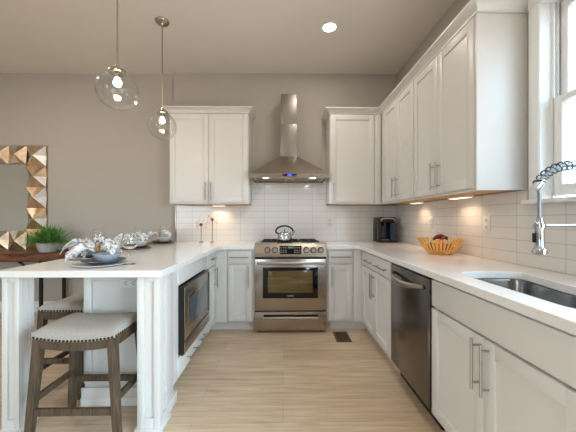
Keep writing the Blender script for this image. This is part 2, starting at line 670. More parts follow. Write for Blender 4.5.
for y in (-1.32, -.27):
    mb.box(XR + .055, XR + .095, y, y + .85, .0, .12).box(XR + .055, XR + .095, y, y + .85, 1.97, 2.06)
struct(mb.build('added_light_door', 'trim'))  # unseen glazed door frame, added so daylight reaches the left cabinets
# baseboards
struct(MB().box(XL, SX, YL - .016, YL, 0, .14, .004).build('baseboard_dining', 'trim'))
struct(MB().box(XL, XL + .016, YF, YL - .02, 0, .14, .004).build('baseboard_left', 'trim'))

# tile backsplash
mb = MB()
mb.box(-1.362, XR - .008, YB - .008, YB, .915, 1.372)
mb.box(-.405, .545, YB - .008, YB, 1.372, 1.70)
struct(mb.build('wall_backsplash_back', 'tile_x'))
mb = MB()
mb.box(XR - .008, XR, 1.6735, YB, .915, 1.372)
mb.box(XR - .008, XR, .70, 1.6735, .915, 1.285)
struct(mb.build('wall_backsplash_right', 'tile_y'))
struct(MB().box(-1.385, -1.362, YB - .013, YB, .915, 1.372, .002).build('trim_1', 'nickel'))

# kitchen window: casing, jamb, sashes, panes, sill
win = struct(MB().box(1.44, XR, WY1, WY1 + .063, WZ0 - .02, WZ1 + .10, .003)
             .box(1.44, XR, WY0 - .10, WY0, WZ0 - .02, WZ1 + .10, .003)
             .box(1.436, XR, WY0 - .11, WY1 + .064, WZ1, WZ1 + .11, .003).build('window_1', 'trim'))
mb = MB()
jd0, jd1 = 1.445, 1.60
mb.box(jd0, jd1, WY1 - .004, WY1, WZ0, WZ1).box(jd0, jd1, WY0, WY0 + .004, WZ0, WZ1)
mb.box(jd0, jd1, WY0, WY1, WZ1 - .004, WZ1)
for x in (1.512, 1.535, 1.552):
    mb.box(x, x + .008, WY1 - .018, WY1 - .004, WZ0, WZ1).box(x, x + .008, WY0 + .004, WY0 + .018, WZ0, WZ1)
struct(mb.build('jamb', 'trim', win))


def sash(name, x0, x1, y0, y1, z0, z1, st, rb, rt):
    m_ = MB()
    m_.box(x0, x1, y1 - st, y1, z0, z1, .003).box(x0, x1, y0, y0 + st, z0, z1, .003)
    m_.box(x0, x1, y0 + st, y1 - st, z0, z0 + rb, .003).box(x0, x1, y0 + st, y1 - st, z1 - rt, z1, .003)
    o = struct(m_.build(name, 'trim', win))
    xm = (x0 + x1) / 2
    struct(MB().box(xm - .002, xm + .002, y0 + st - .004, y1 - st + .004, z0 + rb - .004, z1 - rt + .004).build('pane', 'pane', o))
    return o


sash('lower_sash', 1.512, 1.545, WY0 + .012, WY1 - .012, WZ0 + .022, 1.875, .052, .06, .035)
sash('upper_sash', 1.552, 1.585, WY0 + .012, WY1 - .012, 1.84, WZ1 - .005, .045, .035, .05)
struct(MB().box(1.405, 1.60, WY0 - .12, WY1 + .075, WZ0 - .02, WZ0 + .004, .004).build('sill', 'trim', win))
struct(MB().box(1.53, 1.575, 1.30, 1.325, 1.875, 1.89, .003).build('sash_lock', 'nickel', win))

# ------------------------------------------------------------------ cabinet parts (local: x width, y depth from door front, z up)
DT = .02


def handle_v(mb, x, z0, z1, y=0.0, so=.034):
    mb.cyl((x, y - so, z0), (x, y - so, z1), .006, n=10)
    for z in (z0 + .028, z1 - .028):
        mb.cyl((x, y - so, z), (x, y + .002, z), .0045, n=8)


def handle_h(mb, x0, x1, z, y=0.0, so=.034):
    mb.cyl((x0, y - so, z), (x1, y - so, z), .006, n=10)
    for x in (x0 + .028, x1 - .028):
        mb.cyl((x, y - so, z), (x, y + .002, z), .0045, n=8)


def shaker(parent, x0, x1, z0, z1, name='door', st=.058, hv=None, hh=None, lbl=None):
    mb = MB()
    b = .0016
    mb.box(x0, x0 + st, 0, DT, z0, z1, b).box(x1 - st, x1, 0, DT, z0, z1, b)
    mb.box(x0 + st, x1 - st, 0, DT, z0, z0 + st, b).box(x0 + st, x1 - st, 0, DT, z1 - st, z1, b)
    mb.box(x0 + st - .004, x1 - st + .004, .009, DT - .002, z0 + st - .004, z1 - st + .004)
    o = mb.build(name, 'cab', parent)
    if hv:
        h = MB(); handle_v(h, *hv); h.build('handle', 'nickel', o)
    if hh:
        for q in (hh if isinstance(hh, list) else [hh]):
            h = MB(); handle_h(h, *q); h.build('handle', 'nickel', o)
    return o


def slab(parent, x0, x1, z0, z1, name='drawer', hh=None):
    o = MB().box(x0, x1, 0, DT, z0, z1, .003).build(name, 'cab', parent)
    if hh:
        for q in (hh if isinstance(hh, list) else [hh]):
            h = MB(); handle_h(h, *q); h.build('handle', 'nickel', o)
    return o


def toe(parent, x0, x1, y=.075, d=.02, z=.1):
    return MB().box(x0, x1, y, y + d, 0, z).build('toe_kick', 'toe', parent)


CTZ = .877
DZ0, DZ1 = .118, .712     # doors
RZ0, RZ1 = .727, .858     # drawers
FY = 3.0                  # back run door front
FXR = .835                # right run door front
FXL = -.715               # left run door front
BD = .62

# back run, left of the range
c = thing('base_cabinet', 'narrow white base cabinet with one door and one drawer, left of the range', 'cabinet', (-.715, FY, 0))
MB().box(.116, .411, DT, BD, .1, CTZ).build('carcass', 'cab', c)
MB().box(.0, .1145, DT - .012, DT + .02, .1, CTZ, .001).build('filler_panel', 'cab', c)
shaker(c, .131, .374, DZ0, DZ1, hv=(.350, .48, .70))
slab(c, .131, .374, RZ0, RZ1, hh=(.15, .355, .795))
toe(c, -.073, .411)
# back run, right of the range
c = thing('base_cabinet', 'narrow white base cabinet with one door and one drawer, between range and corner', 'cabinet', (.462, FY, 0))
MB().box(.001, .29, DT, BD, .1, CTZ).build('carcass', 'cab', c)
MB().box(.2915, .373, DT - .012, DT + .02, .1, CTZ, .001).build('filler_panel', 'cab', c)
shaker(c, .023, .270, DZ0, DZ1, hv=(.051, .475, .695))
slab(c, .023, .270, RZ0, RZ1, hh=(.04, .255, .795))
toe(c, .001, .446)
# right run: two door cabinet (local x runs toward the camera)
RR = -PI / 2
c = thing('base_cabinet', 'white base cabinet with two doors under one wide drawer, far side of the dishwasher', 'cabinet', (FXR, 2.985, 0), RR)
MB().box(0, .823, DT, BD, .1, CTZ).build('carcass', 'cab', c)
shaker(c, .012, .394, DZ0, DZ1, hv=(.372, .465, .69))
shaker(c, .398, .780, DZ0, DZ1, hv=(.420, .465, .69))
slab(c, .012, .780, RZ0, RZ1, hh=[(.13, .37, .785), (.49, .74, .785)])
toe(c, -.088, .823)
MB().box(-.024, .009, .0005, .0195, .1, CTZ).build('filler_panel', 'cab', c)
# sink base
c = thing('sink_base_cabinet', 'white sink cabinet with two doors below a plain panel, under the sink', 'cabinet', (FXR, 1.545, 0), RR)
mb = MB()
mb.box(-.03, .02, DT, BD, .1, CTZ).box(.77, .79, DT, BD, .1, CTZ).box(.02, .77, DT, BD, .1, .12).box(.02, .77, BD - .012, BD, .12, CTZ)
mb.box(.02, .77, DT, DT + .02, .70, .735).box(.02, .77, DT, DT + .02, .85, CTZ).box(.02, .045, DT, DT + .02, .12, .85)
mb.box(.745, .77, DT, DT + .02, .12, .85)
mb.build('carcass', 'cab', c)
shaker(c, -.032, .381, DZ0 - .01, .700, hv=(.354, .475, .69))
shaker(c, .385, .780, DZ0 - .01, .700, hv=(.412, .475, .69))
slab(c, -.032, .780, .712, .858, name='false_front')
toe(c, -.03, .79)
# left run: narrow cabinet, then microwave cabinet (local x runs away from the camera)
LR = PI / 2
c = thing('base_cabinet', 'narrow white base cabinet with drawer and door, beyond the microwave', 'cabinet', (FXL, 2.668, 0), LR)
MB().box(.0, .33, DT, .56, .1, CTZ).build('carcass', 'cab', c)
shaker(c, .01, .29, DZ0, DZ1, hv=(.262, .49, .70), st=.05)
slab(c, .01, .29, RZ0, RZ1, hh=(.10, .24, .80))
MB().box(.294, .3395, .0005, .0195, .1, CTZ).build('filler_panel', 'cab', c)
toe(c, 0, .406)
c = thing('microwave_cabinet', 'white base cabinet holding the built-in microwave, plain panel above and drawer below', 'cabinet', (FXL, 1.945, 0), LR)
mb = MB()
mb.box(-.06, .022, DT - .008, .56, .1, CTZ).box(.703, .7215, DT, .56, .1, CTZ)
mb.box(.022, .703, DT, .56, .1, .245).box(.022, .703, DT, .56, .738, CTZ).box(.022, .703, .53, .56, .245, .738)
mb.build('carcass', 'cab', c)
slab(c, .004, .716, .742, .866, name='top_panel')
slab(c, .004, .716, .112, .242, hh=[(.14, .34, .175), (.44, .60, .175)])
toe(c, -.06, .7215)
MB().box(-.2175, -.0605, .013, .030, .0, CTZ, .001).box(-.2175, -.0605, -.012, .013, 0, .06, .002).build('return_panel', 'cab', c)
# peninsula end panel with baseboard, back panel
c = thing('end_panel', 'white panelled end wall of the peninsula behind the near stool', 'panel', (0, 0, 0))
mb = MB()
mb.box(-1.285, -.745, 1.85, 1.878, 0, CTZ)
mb.box(-1.285, -1.235, 1.838, 1.85, .14, CTZ, .002).box(-.80, -.745, 1.838, 1.85, .14, CTZ, .002)
mb.box(-1.235, -.80, 1.838, 1.85, .80, CTZ, .002)
mb.build('panel', 'cab', c)
MB().box(-1.297, -.745, 1.832, 1.8375, 0, .115, .002).box(-1.297, -.745, 1.826, 1.832, 0, .05, .002).build('baseboard', 'cab', c)
o = MB().box(-1.297, -1.286, 1.8785, 3.60, 0, CTZ).build('back_panel', 'cab')
tag(o, 'white back panel of the peninsula facing the dining side stool', 'panel')


def post(label, x0, x1, y0, y1):
    t = thing('support_post', label, 'post', ((x0 + x1) / 2, (y0 + y1) / 2, 0))
    hx, hy = (x1 - x0) / 2, (y1 - y0) / 2
    e = .013
    m_ = MB().box(-hx + e, hx - e, -hy + e, hy - e, 0, CTZ)
    sx, sy = .36 * hx * 2 * .82, .30 * hy * 2
    for sg in (-1, 1):
        for q0, q1 in ((-hx, -hx + sx), (hx - sx, hx)):
            m_.box(q0, q1, sg * (hy - e), sg * hy, .0, CTZ, .0015)
        m_.box(-hx + sx, hx - sx, sg * (hy - e), sg * hy, .0, .075, .0015)
        m_.box(-hx + sx, hx - sx, sg * (hy - e), sg * hy, CTZ - .03, CTZ, .0015)
        for q0, q1 in ((-hy + e, -hy + sy), (hy - sy, hy - e)):
            m_.box(sg * (hx - e), sg * hx, q0, q1, .0, CTZ, .0015)
        m_.box(sg * (hx - e), sg * hx, -hy + sy, hy - sy, .0, .075, .0015)
    m_.build('shaft', 'cab', t)
    m_ = MB().box(-hx - .012, hx + .012, -hy - .012, hy + .012, 0, .022, .003)
    m_.build('plinth', 'cab', t)
    return t


post('white square post at the aisle corner of the peninsula, right of the near stool', -.822, -.692, 1.60, 1.712)
post('white square post at the dining side corner of the peninsula, left edge of view', -1.57, -1.476, 1.60, 1.70)

# ------------------------------------------------------------------ worktops
XW = XR - .009
YW = YB - .009
lt = [(-1.575, 1.563), (-.668, 1.563), (-.668, 2.965), (-.659, 2.975), (-.306, 2.975), (-.306, YW), (-1.41, YW), (-1.41, YL - .001),
      (-1.575, YL - .001)]
o = MB().prism(lt, CTZ + .0005, .915).build('worktop', 'quartz')
md = o.modifiers.new('edge', 'BEVEL'); md.width = .003; md.segments = 2; md.limit_method = 'ANGLE'
tag(o, 'white quartz worktop over the peninsula, set with plates and glasses', 'worktop')
front = [(.913, .90), (.913, 1.375)]
hole = [(.913, .91), (.913, 1.385), (.918, 1.43), (.935, 1.468), (.965, 1.492), (1.01, 1.503), (1.10, 1.506), (1.20, 1.502),
        (1.240, 1.490), (1.260, 1.468), (1.263, 1.44), (1.252, 1.38), (1.236, 1.29), (1.224, 1.22)]
hole = hole + [(x, 2 * 1.165 - y) for x, y in reversed(hole[1:])]
hole = [p for i, p in enumerate(hole) if i == 0 or p != hole[i - 1]]
rt = [(.458, 2.975), (.796, 2.975), (.803, 2.968), (.803, .74), (XW, .74), (XW, YW), (.458, YW)]
o = MB().prism(rt, CTZ + .0005, .915, holes=[hole]).build('worktop', 'quartz')
md = o.modifiers.new('edge', 'BEVEL'); md.width = .003; md.segments = 2; md.limit_method = 'ANGLE'
tag(o, 'white quartz worktop with the sink cut into it, along the window wall', 'worktop')

# ------------------------------------------------------------------ sink
s_ = thing('sink', 'brushed steel undermount sink below the window', 'sink', (1.09, 1.165, 0))
loop = [Vector((x - 1.09, y - 1.165, 0)) for x, y in hole]
mb = MB()


def ringv(scale, z):
    return [mb.bm.verts.new((p.x * scale[0], p.y * scale[1], z)) for p in loop]


rings = [ringv((1.07, 1.04), .875), ringv((1.0, 1.0), .875), ringv((.985, .99), .86), ringv((.96, .975), .70), ringv((.93, .95), .675),
         ringv((.85, .9), .668), ringv((.12, .06), .664)]
for a, b in zip(rings[:-1], rings[1:]):
    n = len(a)
    for k in range(n):
        mb.bm.faces.new((a[k], a[(k + 1) % n], b[(k + 1) % n], b[k]))
mb.bm.faces.new(rings[-1])
ob = mb.build('bowl', 'sinksteel', s_, angle=50)
md = ob.modifiers.new('gauge', 'SOLIDIFY'); md.thickness = .0015; md.offset = -1
MB().lathe([(0, .672), (.03, .672), (.042, .676), (.045, .669), (.03, .666)], 24).build('drain', 'drain', s_)

# faucet
fa = thing('kitchen_faucet', 'chrome pull-down faucet with a coiled spring neck above the sink', 'faucet', (1.36, 1.165, .915))
MB().lathe([(0, 0), (.03, 0), (.03, .008), (.024, .014), (.022, .09), (.018, .10), (.0, .10)], 20).build('base', 'chrome', fa)
MB().cyl((0, 0, .095), (0, 0, .345), .012, n=14).build('riser', 'chrome', fa)
MB().cyl((0, .02, .06), (0, .085, .085), .006, n=10).build('lever', 'chrome', fa)
R0 = .158
ac = arc(-R0, .350, R0, 0, PI * .83, 40)
path = [Vector((x, 0, z)) for x, z in ac]
end = path[-1]
# coil around the neck
coil = []
turns, per = 17, 12
L_ = len(path) - 1
for i in range(turns * per + 1):
    f = i / (turns * per) * L_
    k = min(int(f), L_ - 1)
    p = path[k].lerp(path[k + 1], f - k)
    t = (path[min(k + 1, L_)] - path[k]).normalized()
    nrm = Vector((0, 1, 0))
    bn = t.cross(nrm)
    a = 2 * PI * i / per
    coil.append(p + (nrm * math.cos(a) + bn * math.sin(a)) * .0180)
MB().tube(coil, .0028, 6).build('spring', 'spring_steel', fa)
hx = -.287
hose = path + [Vector((hx, 0, end.z - .045)), Vector((hx, 0, .27))]
MB().tube(hose, .0072, 10).build('hose', 'rubber', fa)
MB().cyl(end + Vector((.012, 0, .012)), end + Vector((-.012, 0, -.02)), .017, n=14).build('spring_collar', 'chrome', fa)
mb = MB().lathe([(0, .285), (.014, .285), (.016, .27), (.019, .262), (.019, .245), (.0165, .24), (.0165, .172), (.019, .163), (.027, .154),
                 (.027, .14), (.022, .137), (0, .137)], 24, (hx, 0, 0))
sh = mb.build('spray_head', 'chrome', fa)
MB().box(hx - .023, hx - .0155, -.010, .012, .185, .225, .003).build('spray_button', 'black', sh)
MB().cyl((0, 0, .255), (hx + .02, 0, .255), .0065, n=12).build('holder_arm', 'chrome', fa)
MB().lathe([(.0192, .249), (.0225, .249), (.0225, .262), (.0192, .262), (.0192, .249)], 20, (hx, 0, 0)).build('holder_ring', 'chrome', fa)

# ------------------------------------------------------------------ dishwasher (local frame like the right run)
d = thing('dishwasher', 'stainless steel dishwasher with a bowed bar handle, beside the sink cabinet', 'dishwasher', (.825, 2.160, 0), RR)
MB().box(.004, .572, .045, .60, .10, .872).build('tub', 'black', d)
do = MB().box(.006, .568, 0, .042, .118, .857, .006).build('door', 'steel_dark', d)
MB().box(.006, .568, .004, .042, .8585, .868, .001).build('control_strip', 'black', do)
hp = []
for i in range(17):
    t = i / 16
    hp.append((.05 + .468 * t, -.006 - .052 * math.sin(PI * t) ** .7, .80 - .022 * math.sin(PI * t)))
MB().tube(hp, [.010 + .008 * math.sin(PI * i / 16) for i in range(17)], 12, flat=(1.1, .7)).build('handle', 'steel_v', do)
MB().box(.004, .572, .075, .095, 0, .0995).build('toe_panel', 'black', d)
for z in (.775, .69):
    MB().box(.5685, .580, .004, .044, z, z + .024, .001).build('door_latch', 'black', d)

# ------------------------------------------------------------------ microwave
mw = thing('built_in_microwave', 'stainless steel built-in microwave under the peninsula worktop', 'microwave', (-.69, 1.967, .25), LR)
MB().box(.006, .67, .022, .50, .004, .474).build('body', 'black', mw)
MB().box(0, .676, .003, .02, .0, .48, .002).build('surround', 'black', mw)
dd = MB().box(.012, .664, -.006, .003, .10, .472, .004).build('door', 'steel_v', mw)
MB().box(.075, .585, -.0085, -.0055, .145, .40, .002).build('window_frame', 'steel', dd)
MB().box(.10, .56, -.010, -.008, .168, .378, .001).build('window', 'mwglass', dd)
MB().box(.612, .662, -.0075, -.0055, .11, .462, .001).build('control_panel', 'blackglass', dd)
MB().box(.012, .664, -.006, .003, .006, .088, .004).build('lower_panel', 'steel_v', mw)

# ------------------------------------------------------------------ range
rg = thing('range', 'stainless steel slide-in range with oven, between the white cabinets', 'stove', (.0765, 2.965, 0))
W2 = .378
MB().box(-W2, W2, .035, .655, .02, .90, .002).build('body', 'steel_v', rg)
for x in (-.33, .33):
    for y in (.06, .60):
        MB().cyl((x, y, 0), (x, y, .0195), .018, n=12).build('foot', 'black', rg)
# control panel (sloped face)
prof = [(.005, .797), (-.002, .80), (.018, .93), (.03, .943), (.12, .943), (.12, .797)]
mb = MB()
vs = [(-W2, y, z) for y, z in prof] + [(W2, y, z) for y, z in prof]
n = len(prof)
mb._faces(vs, [tuple(range(n)), tuple(range(2 * n - 1, n - 1, -1))] + [(i, (i + 1) % n, n + (i + 1) % n, n + i) for i in range(n)], 0)
cp = mb.build('control_panel', 'steel', rg)
sl = math.atan2(.02, .13)


def onp(x, z, d):   # point on the sloped panel, d in front
    y = -.002 + .02 * (z - .80) / .13
    return Vector((x, y - d * math.cos(sl), z + d * math.sin(sl) * 0))


for kx in (-.243, -.166, .166, .240, .316):
    MB().cyl(onp(kx, .872, -.003), onp(kx, .872, .006), .031, n=24).build('knob_shadow_ring', 'black', cp)  # black ring stands in for the shadow round each knob
    m_ = MB().cyl(onp(kx, .872, .008), onp(kx, .872, .036), .024, .019, n=20)
    m_.box(kx - .003, kx + .003, onp(kx, .872, .039).y, onp(kx, .872, .034).y, .856, .890, .001)
    m_.build('knob', 'nickel', cp)
m_ = MB()
p0, p1 = onp(0, .828, .0025), onp(0, .916, .0025)
m_._faces([(-.115, p0.y, .828), (.115, p0.y, .828), (.115, p1.y, .916), (-.115, p1.y, .916), (-.115, p0.y + .01, .828), (.115, p0.y + .01, .828),
           (.115, p1.y + .01, .916), (-.115, p1.y + .01, .916)],
          [(0, 1, 2, 3), (7, 6, 5, 4), (0, 4, 5, 1), (1, 5, 6, 2), (2, 6, 7, 3), (3, 7, 4, 0)], 0)
dp = m_.build('display', 'blackglass', cp)
for x0 in (-.10, -.075, -.05, .045, .07, .095):
    for z in (.847, .867, .895):
        p = onp(x0, z, .003)
        MB().box(x0 - .007, x0 + .007, p.y - .0005, p.y + .001, z - .0035, z + .0035).build('button_mark', 'mark', dp)
p = onp(0, .895, .003)
MB().box(-.026, .026, p.y - .0006, p.y + .001, .885, .905).build('clock', 'clock', dp)
# cooktop and grates
MB().box(-W2, W2, .1205, .655, .9005, .926, .003).build('cooktop', 'steel', rg)
MB().box(-.33, .33, .15, .60, .926, .928, .001).build('burner_tray', 'black', rg)
for gx in (-.219, 0, .219):
    m_ = MB()
    for x in (gx - .09, gx, gx + .09):
        m_.box(x - .006, x + .006, .145, .585, .938, .950, .002)
    for y in (.145, .25, .36, .47, .573):
        m_.box(gx - .103, gx + .103, y, y + .012, .938, .950, .002)
    for x in (gx - .097, gx + .097):
        for y in (.151, .579):
            m_.box(x - .006, x + .006, y - .006, y + .006, .928, .940)
    m_.build('grate', 'blackm', rg)
for x, y in ((-.2, .255), (-.2, .48), (.2, .255), (.2, .48), (0, .365)):
    MB().lathe([(0, .928), (.045, .928), (.045, .934), (.03, .936), (0, .936)], 20, (x, y, 0)).build('burner', 'blackm', rg)
# oven door
od = MB().box(-W2 + .002, W2 - .002, 0, .033, .236, .778, .005).build('oven_door', 'steel', rg)
MB().box(-W2 + .004, W2 - .004, .006, .033, .780, .795).build('vent_gap', 'black', rg)
MB().box(-.292, .288, -.004, .002, .366, .690, .003).build('window_frame', 'blackglass', od)
MB().box(-.238, .232, -.0055, -.0035, .425, .655, .002).build('window', 'ovenglass', od)
hp = [(-.352, -.052, .742), (.352, -.052, .742)]
m_ = MB().tube(hp, .014, 14)
for x in (-.325, .325):
    m_.box(x - .014, x + .014, -.05, .002, .732, .752, .003)
m_.build('handle', 'nickel', od)
m_ = MB()
for k in range(6):
    m_.box(-.03 + k * .0105, -.0225 + k * .0105, -.0048, -.0035, .386, .396)
m_.build('badge', 'mark', od)
wd = MB().box(-W2 + .002, W2 - .002, 0, .033, .024, .224, .005).build('storage_drawer', 'steel', rg)
MB().box(-W2 + .004, W2 - .004, .006, .033, .2255, .2345).build('drawer_gap', 'black', rg)
MB().box(-.283, .288, -.003, .001, .170, .194, .001).build('handle_shadow', 'dark', wd)  # dark strip painted as the shadow above the drawer handle
MB().tube([(-.283, -.012, .160), (.288, -.012, .160)], .016, 12).build('handle', 'nickel', wd)

# kettle
kt = thing('kettle', 'small steel kettle with a black arched handle on the range', 'kettle', (.012, 3.105, .950))
MB().lathe([(0, 0), (.078, 0), (.082, .006), (.082, .022)], 28).build('base', 'black', kt)
MB().lathe([(.083, .022), (.086, .04), (.083, .066), (.070, .090), (.05, .101), (.045, .104), (0, .104)], 28).build('body', 'chrome', kt)
ld = MB().lathe([(.044, .1045), (.042, .112), (.02, .118), (0, .119)], 24).build('lid', 'chrome', kt)
MB().lathe([(0, .119), (.006, .119), (.006, .124), (.012, .128), (.010, .133), (0, .134)], 16).build('lid_knob', 'black', ld)
hp = [(-.066, 0, .088)] + [(.094 * math.cos(a), 0, .112 + .060 * math.sin(a)) for a in [PI * (1.06 - 1.12 * i / 20) for i in range(21)]] + [(.066, 0, .09)]
MB().tube(hp, .0095, 10).build('handle', 'black', kt)
MB().tube([(.07, 0, .075), (.095, 0, .105), (.108, 0, .122)], [.018, .013, .012], 12).build('spout', 'chrome', kt)

# ------------------------------------------------------------------ range hood
hd = thing('range_hood', 'stainless steel pyramid range hood with a square chimney above the range', 'hood', (.068, YB - .009, 1.66))
hw, hdp = .447, .485
mb = MB()
bz = .045
cx0, cx1, cy0, cy1 = -.102, .096, -.255, 0
vs = [(-hw, -hdp, 0), (hw, -hdp, 0), (hw, 0, 0), (-hw, 0, 0), (-hw, -hdp, bz), (hw, -hdp, bz), (hw, 0, bz), (-hw, 0, bz),
      (cx0, cy0, .285), (cx1, cy0, .285), (cx1, cy1, .285), (cx0, cy1, .285)]
fs = [(0, 1, 5, 4), (1, 2, 6, 5), (2, 3, 7, 6), (3, 0, 4, 7), (4, 5, 9, 8), (5, 6, 10, 9), (6, 7, 11, 10), (7, 4, 8, 11)]
mb._faces(vs, fs, 0)
i0, i1 = hw - .02, hdp - .02
vs2 = [(-hw, -hdp, 0), (hw, -hdp, 0), (hw, 0, 0), (-hw, 0, 0), (-i0, -i1, 0), (i0, -i1, 0), (i0, -.02, 0), (-i0, -.02, 0), (-i0, -i1, .02),
       (i0, -i1, .02), (i0, -.02, .02), (-i0, -.02, .02)]
mb._faces(vs2, [(4, 5, 1, 0), (5, 6, 2, 1), (6, 7, 3, 2), (7, 4, 0, 3), (8, 9, 5, 4), (9, 10, 6, 5), (10, 11, 7, 6), (11, 8, 4, 7), (8, 11, 10, 9)], 0)
mb._faces([(cx0, cy0, .285), (cx1, cy0, .285), (cx1, cy1, .285), (cx0, cy1, .285)], [(0, 1, 2, 3)], 0)
bmesh.ops.remove_doubles(mb.bm, verts=mb.bm.verts[:], dist=1e-5)
mb.build('canopy', 'steel', hd, angle=20)
MB().box(-.102, .096, -.255, 0, .2855, .67, .002).build('lower_chimney', 'steel_darkened', hd)
MB().box(-.098, .092, -.251, 0, .6705, 1.03, .002).build('upper_chimney', 'steel_darkened', hd)
m_ = MB().box(-.076, .080, -hdp - .003, -hdp + .001, .015, .040, .001)
dp = m_.build('control_strip', 'blackglass', hd)
MB().box(-.02, .025, -hdp - .0045, -hdp - .0025, .018, .037).build('display', 'bluelcd', dp)
for x in (-.22, .22):
    m_ = MB().box(x - .19, x + .19, -.36, -.10, .008, .0195, .002)
    for k in range(9):
        m_.box(x - .17, x + .17, -.345 + k * .026, -.335 + k * .026, .005, .009)
    m_.build('filter', 'steel', hd)
for x in (-.27, .27):
    l_ = MB().lathe([(0, .004), (.03, .004), (.034, .012), (.03, .0195)], 20, (x, -.42, 0)).build('lamp', 'hoodlamp', hd)
    area_light('hood_lamp_light', (x, -.42, .001), (0, 0, 0), .05, .05, 0.9, (.92, .96, 1.0), 'DISK', parent=hd)

# ------------------------------------------------------------------ upper cabinets
UZ0, UZ1 = 1.372, 2.434
UY = 3.314
UXR = 1.155


def upper(label, loc, rot, wd_, doors, dep=.318, hz=(1.417, 1.622), name='wall_cabinet', fill=None, side=None):
    t = thing(name, label, 'cabinet', loc, rot)
    m_ = MB().box(0, wd_, DT, dep, UZ0 + .012, UZ1)
    m_.build('carcass', 'cab', t)
    m_ = MB().box(.004, wd_ - .004, DT + .02, dep, UZ0 + .006, UZ0 + .0115)
    m_.build('underside', 'cab_under', t)
    MB().box(0, wd_, DT, DT + .018, UZ0, UZ0 + .0115, .001).build('light_rail', 'cab', t)
    for x0, x1, hx_ in doors:
        shaker(t, x0, x1, UZ0 + .018, UZ1 - .006, hv=(hx_, hz[0], hz[1]), st=.062)
    if fill:
        MB().box(fill[0], fill[1], DT - .015, DT, UZ0 + .003, UZ1, .001).build('filler_panel', 'cab', t)
    return t


u = upper('white two-door wall cabinet left of the hood', (-1.331, UY, 0), 0, .921, [(.006, .457, .428), (.461, .915, .490)])
u = upper('white one-door wall cabinet in the corner right of the hood', (.549, UY, 0), 0, .624, [(.012, .525, .040)], fill=(.530, .605))
ur1 = upper('white two-door wall cabinet on the window wall, next to the corner cabinet', (UXR, 3.300, 0), RR, .808,
            [(.075, .437, .395), (.441, .803, .483)], dep=.311, fill=(0.0, .072))
ur2 = upper('white two-door wall cabinet nearest the window', (UXR, 2.490, 0), RR, .800,
            [(.006, .382, .348), (.386, .792, .422)], dep=.311)
MB().box(.8005, .8165, .004, .311, UZ0, UZ1, .001).build('side_panel', 'cab', ur2)
# crown mouldings
cp_ = [(0, UZ1 + .001), (.012, UZ1 + .001), (.012, UZ1 + .014), (.022, UZ1 + .022), (.046, UZ1 + .050), (.056, UZ1 + .054), (.056, UZ1 + .066), (0, UZ1 + .066)]
o = MB().sweep([(-1.331, YB - .001), (-1.331, UY + .012), (-.410, UY + .012), (-.410, YB - .001)], cp_, side=1).build('crown_moulding', 'cab')
tag(o, 'white crown moulding on the cabinet left of the hood', 'moulding')
o = MB().sweep([(.549, YB - .001), (.549, UY + .012), (UXR + .012, UY + .012), (UXR + .012, 1.673), (XR - .001, 1.673)], cp_, side=1).build('crown_moulding', 'cab')
tag(o, 'long white crown moulding turning the corner above the right-hand wall cabinets', 'moulding')
# under-cabinet lights


def ucl(label, x, y, lx, ly, power):
    t = thing('under_cabinet_light', label, 'light', (x, y, UZ0 + .006), group='lights under the wall cabinets')
    MB().box(-lx / 2, lx / 2, -ly / 2, ly / 2, -.019, 0, .004).build('housing', 'plastic', t)
    MB().box(-lx / 2 + .01, lx / 2 - .01, -ly / 2 + .01, ly / 2 - .01, -.0215, -.0185, .001).build('diffuser', 'led', t)
    area_light('led_lamp', (0, 0, -.026), (0, 0, 0), max(lx - .03, .03), max(ly - .03, .03), power, WARM2, spread=2.2, parent=t)
    return t


ucl('slim lit fixture under the wall cabinet nearest the window', 1.37, 2.17, .075, .22, .55)
ucl('slim lit fixture under the wall cabinet next to the corner cabinet', 1.37, 2.88, .075, .18, .5)
ucl('slim lit fixture under the wall cabinet left of the hood', -.80, 3.535, .16, .075, .7)

# ------------------------------------------------------------------ ceiling downlight in view
dl = thing('recessed_downlight', 'round lit recessed downlight in the ceiling', 'light', (.45, 2.746, CZ))
MB().lathe([(.062, -.001), (.085, -.001), (.088, -.006), (.072, -.010), (.062, -.007), (.062, -.001)], 32).build('trim_ring', 'trim', dl)
MB().lathe([(0, -.0035), (.0615, -.0035), (.0615, -.001), (0, -.001)], 32).build('lens', 'lamp', dl)
area_light('downlight_lamp', (0, 0, -.014), (0, 0, 0), .12, .12, 7, WARM, 'DISK', parent=dl)


# ------------------------------------------------------------------ pendants
def pendant(label, x, y, zc):
    t = thing('pendant_light', label, 'light', (x, y, CZ), group='glass globe pendants')
    MB().lathe([(0, 0), (.062, 0), (.064, -.008), (.055, -.020), (.02, -.028), (.008, -.045), (0, -.045)], 28).build('canopy', 'brass', t)
    dz = zc - CZ
    MB().cyl((0, 0, -.04), (0, 0, dz + .165), .006, n=10).build('rod', 'brass', t)
    MB().lathe([(0, dz + .175), (.010, dz + .175), (.012, dz + .155), (.03, dz + .148), (.052, dz + .134), (.055, dz + .116), (.05, dz + .1145),
                (0, dz + .1145)], 28).build('cap', 'brass', t)
    R = .128
    pr = []
    for i in range(25):
        a = PI * (0.135 + (1 - 0.135) * i / 24)
        pr.append((R * math.sin(a), dz + R * math.cos(a)))
    pr[-1] = (0, dz - R)
    MB().lathe(pr, 40).build('globe', 'glass', t, angle=60)
    MB().cyl((0, 0, dz + .1145), (0, 0, dz + .082), .016, n=16).build('socket', 'brass', t)
    MB().lathe([(.012, dz + .082), (.014, dz + .076), (.021, dz + .064), (.024, dz + .050), (.021, dz + .036), (.012, dz + .028), (0, dz + .026)], 24).build('bulb', 'bulb', t)
    return t


pendant('clear glass globe pendant hanging nearest, its rod leaving the top of the view', -1.105, 1.90, 2.054)
pendant('clear glass globe pendant hanging in front of the left wall cabinet, canopy in view', -1.145, 2.69, 2.075)


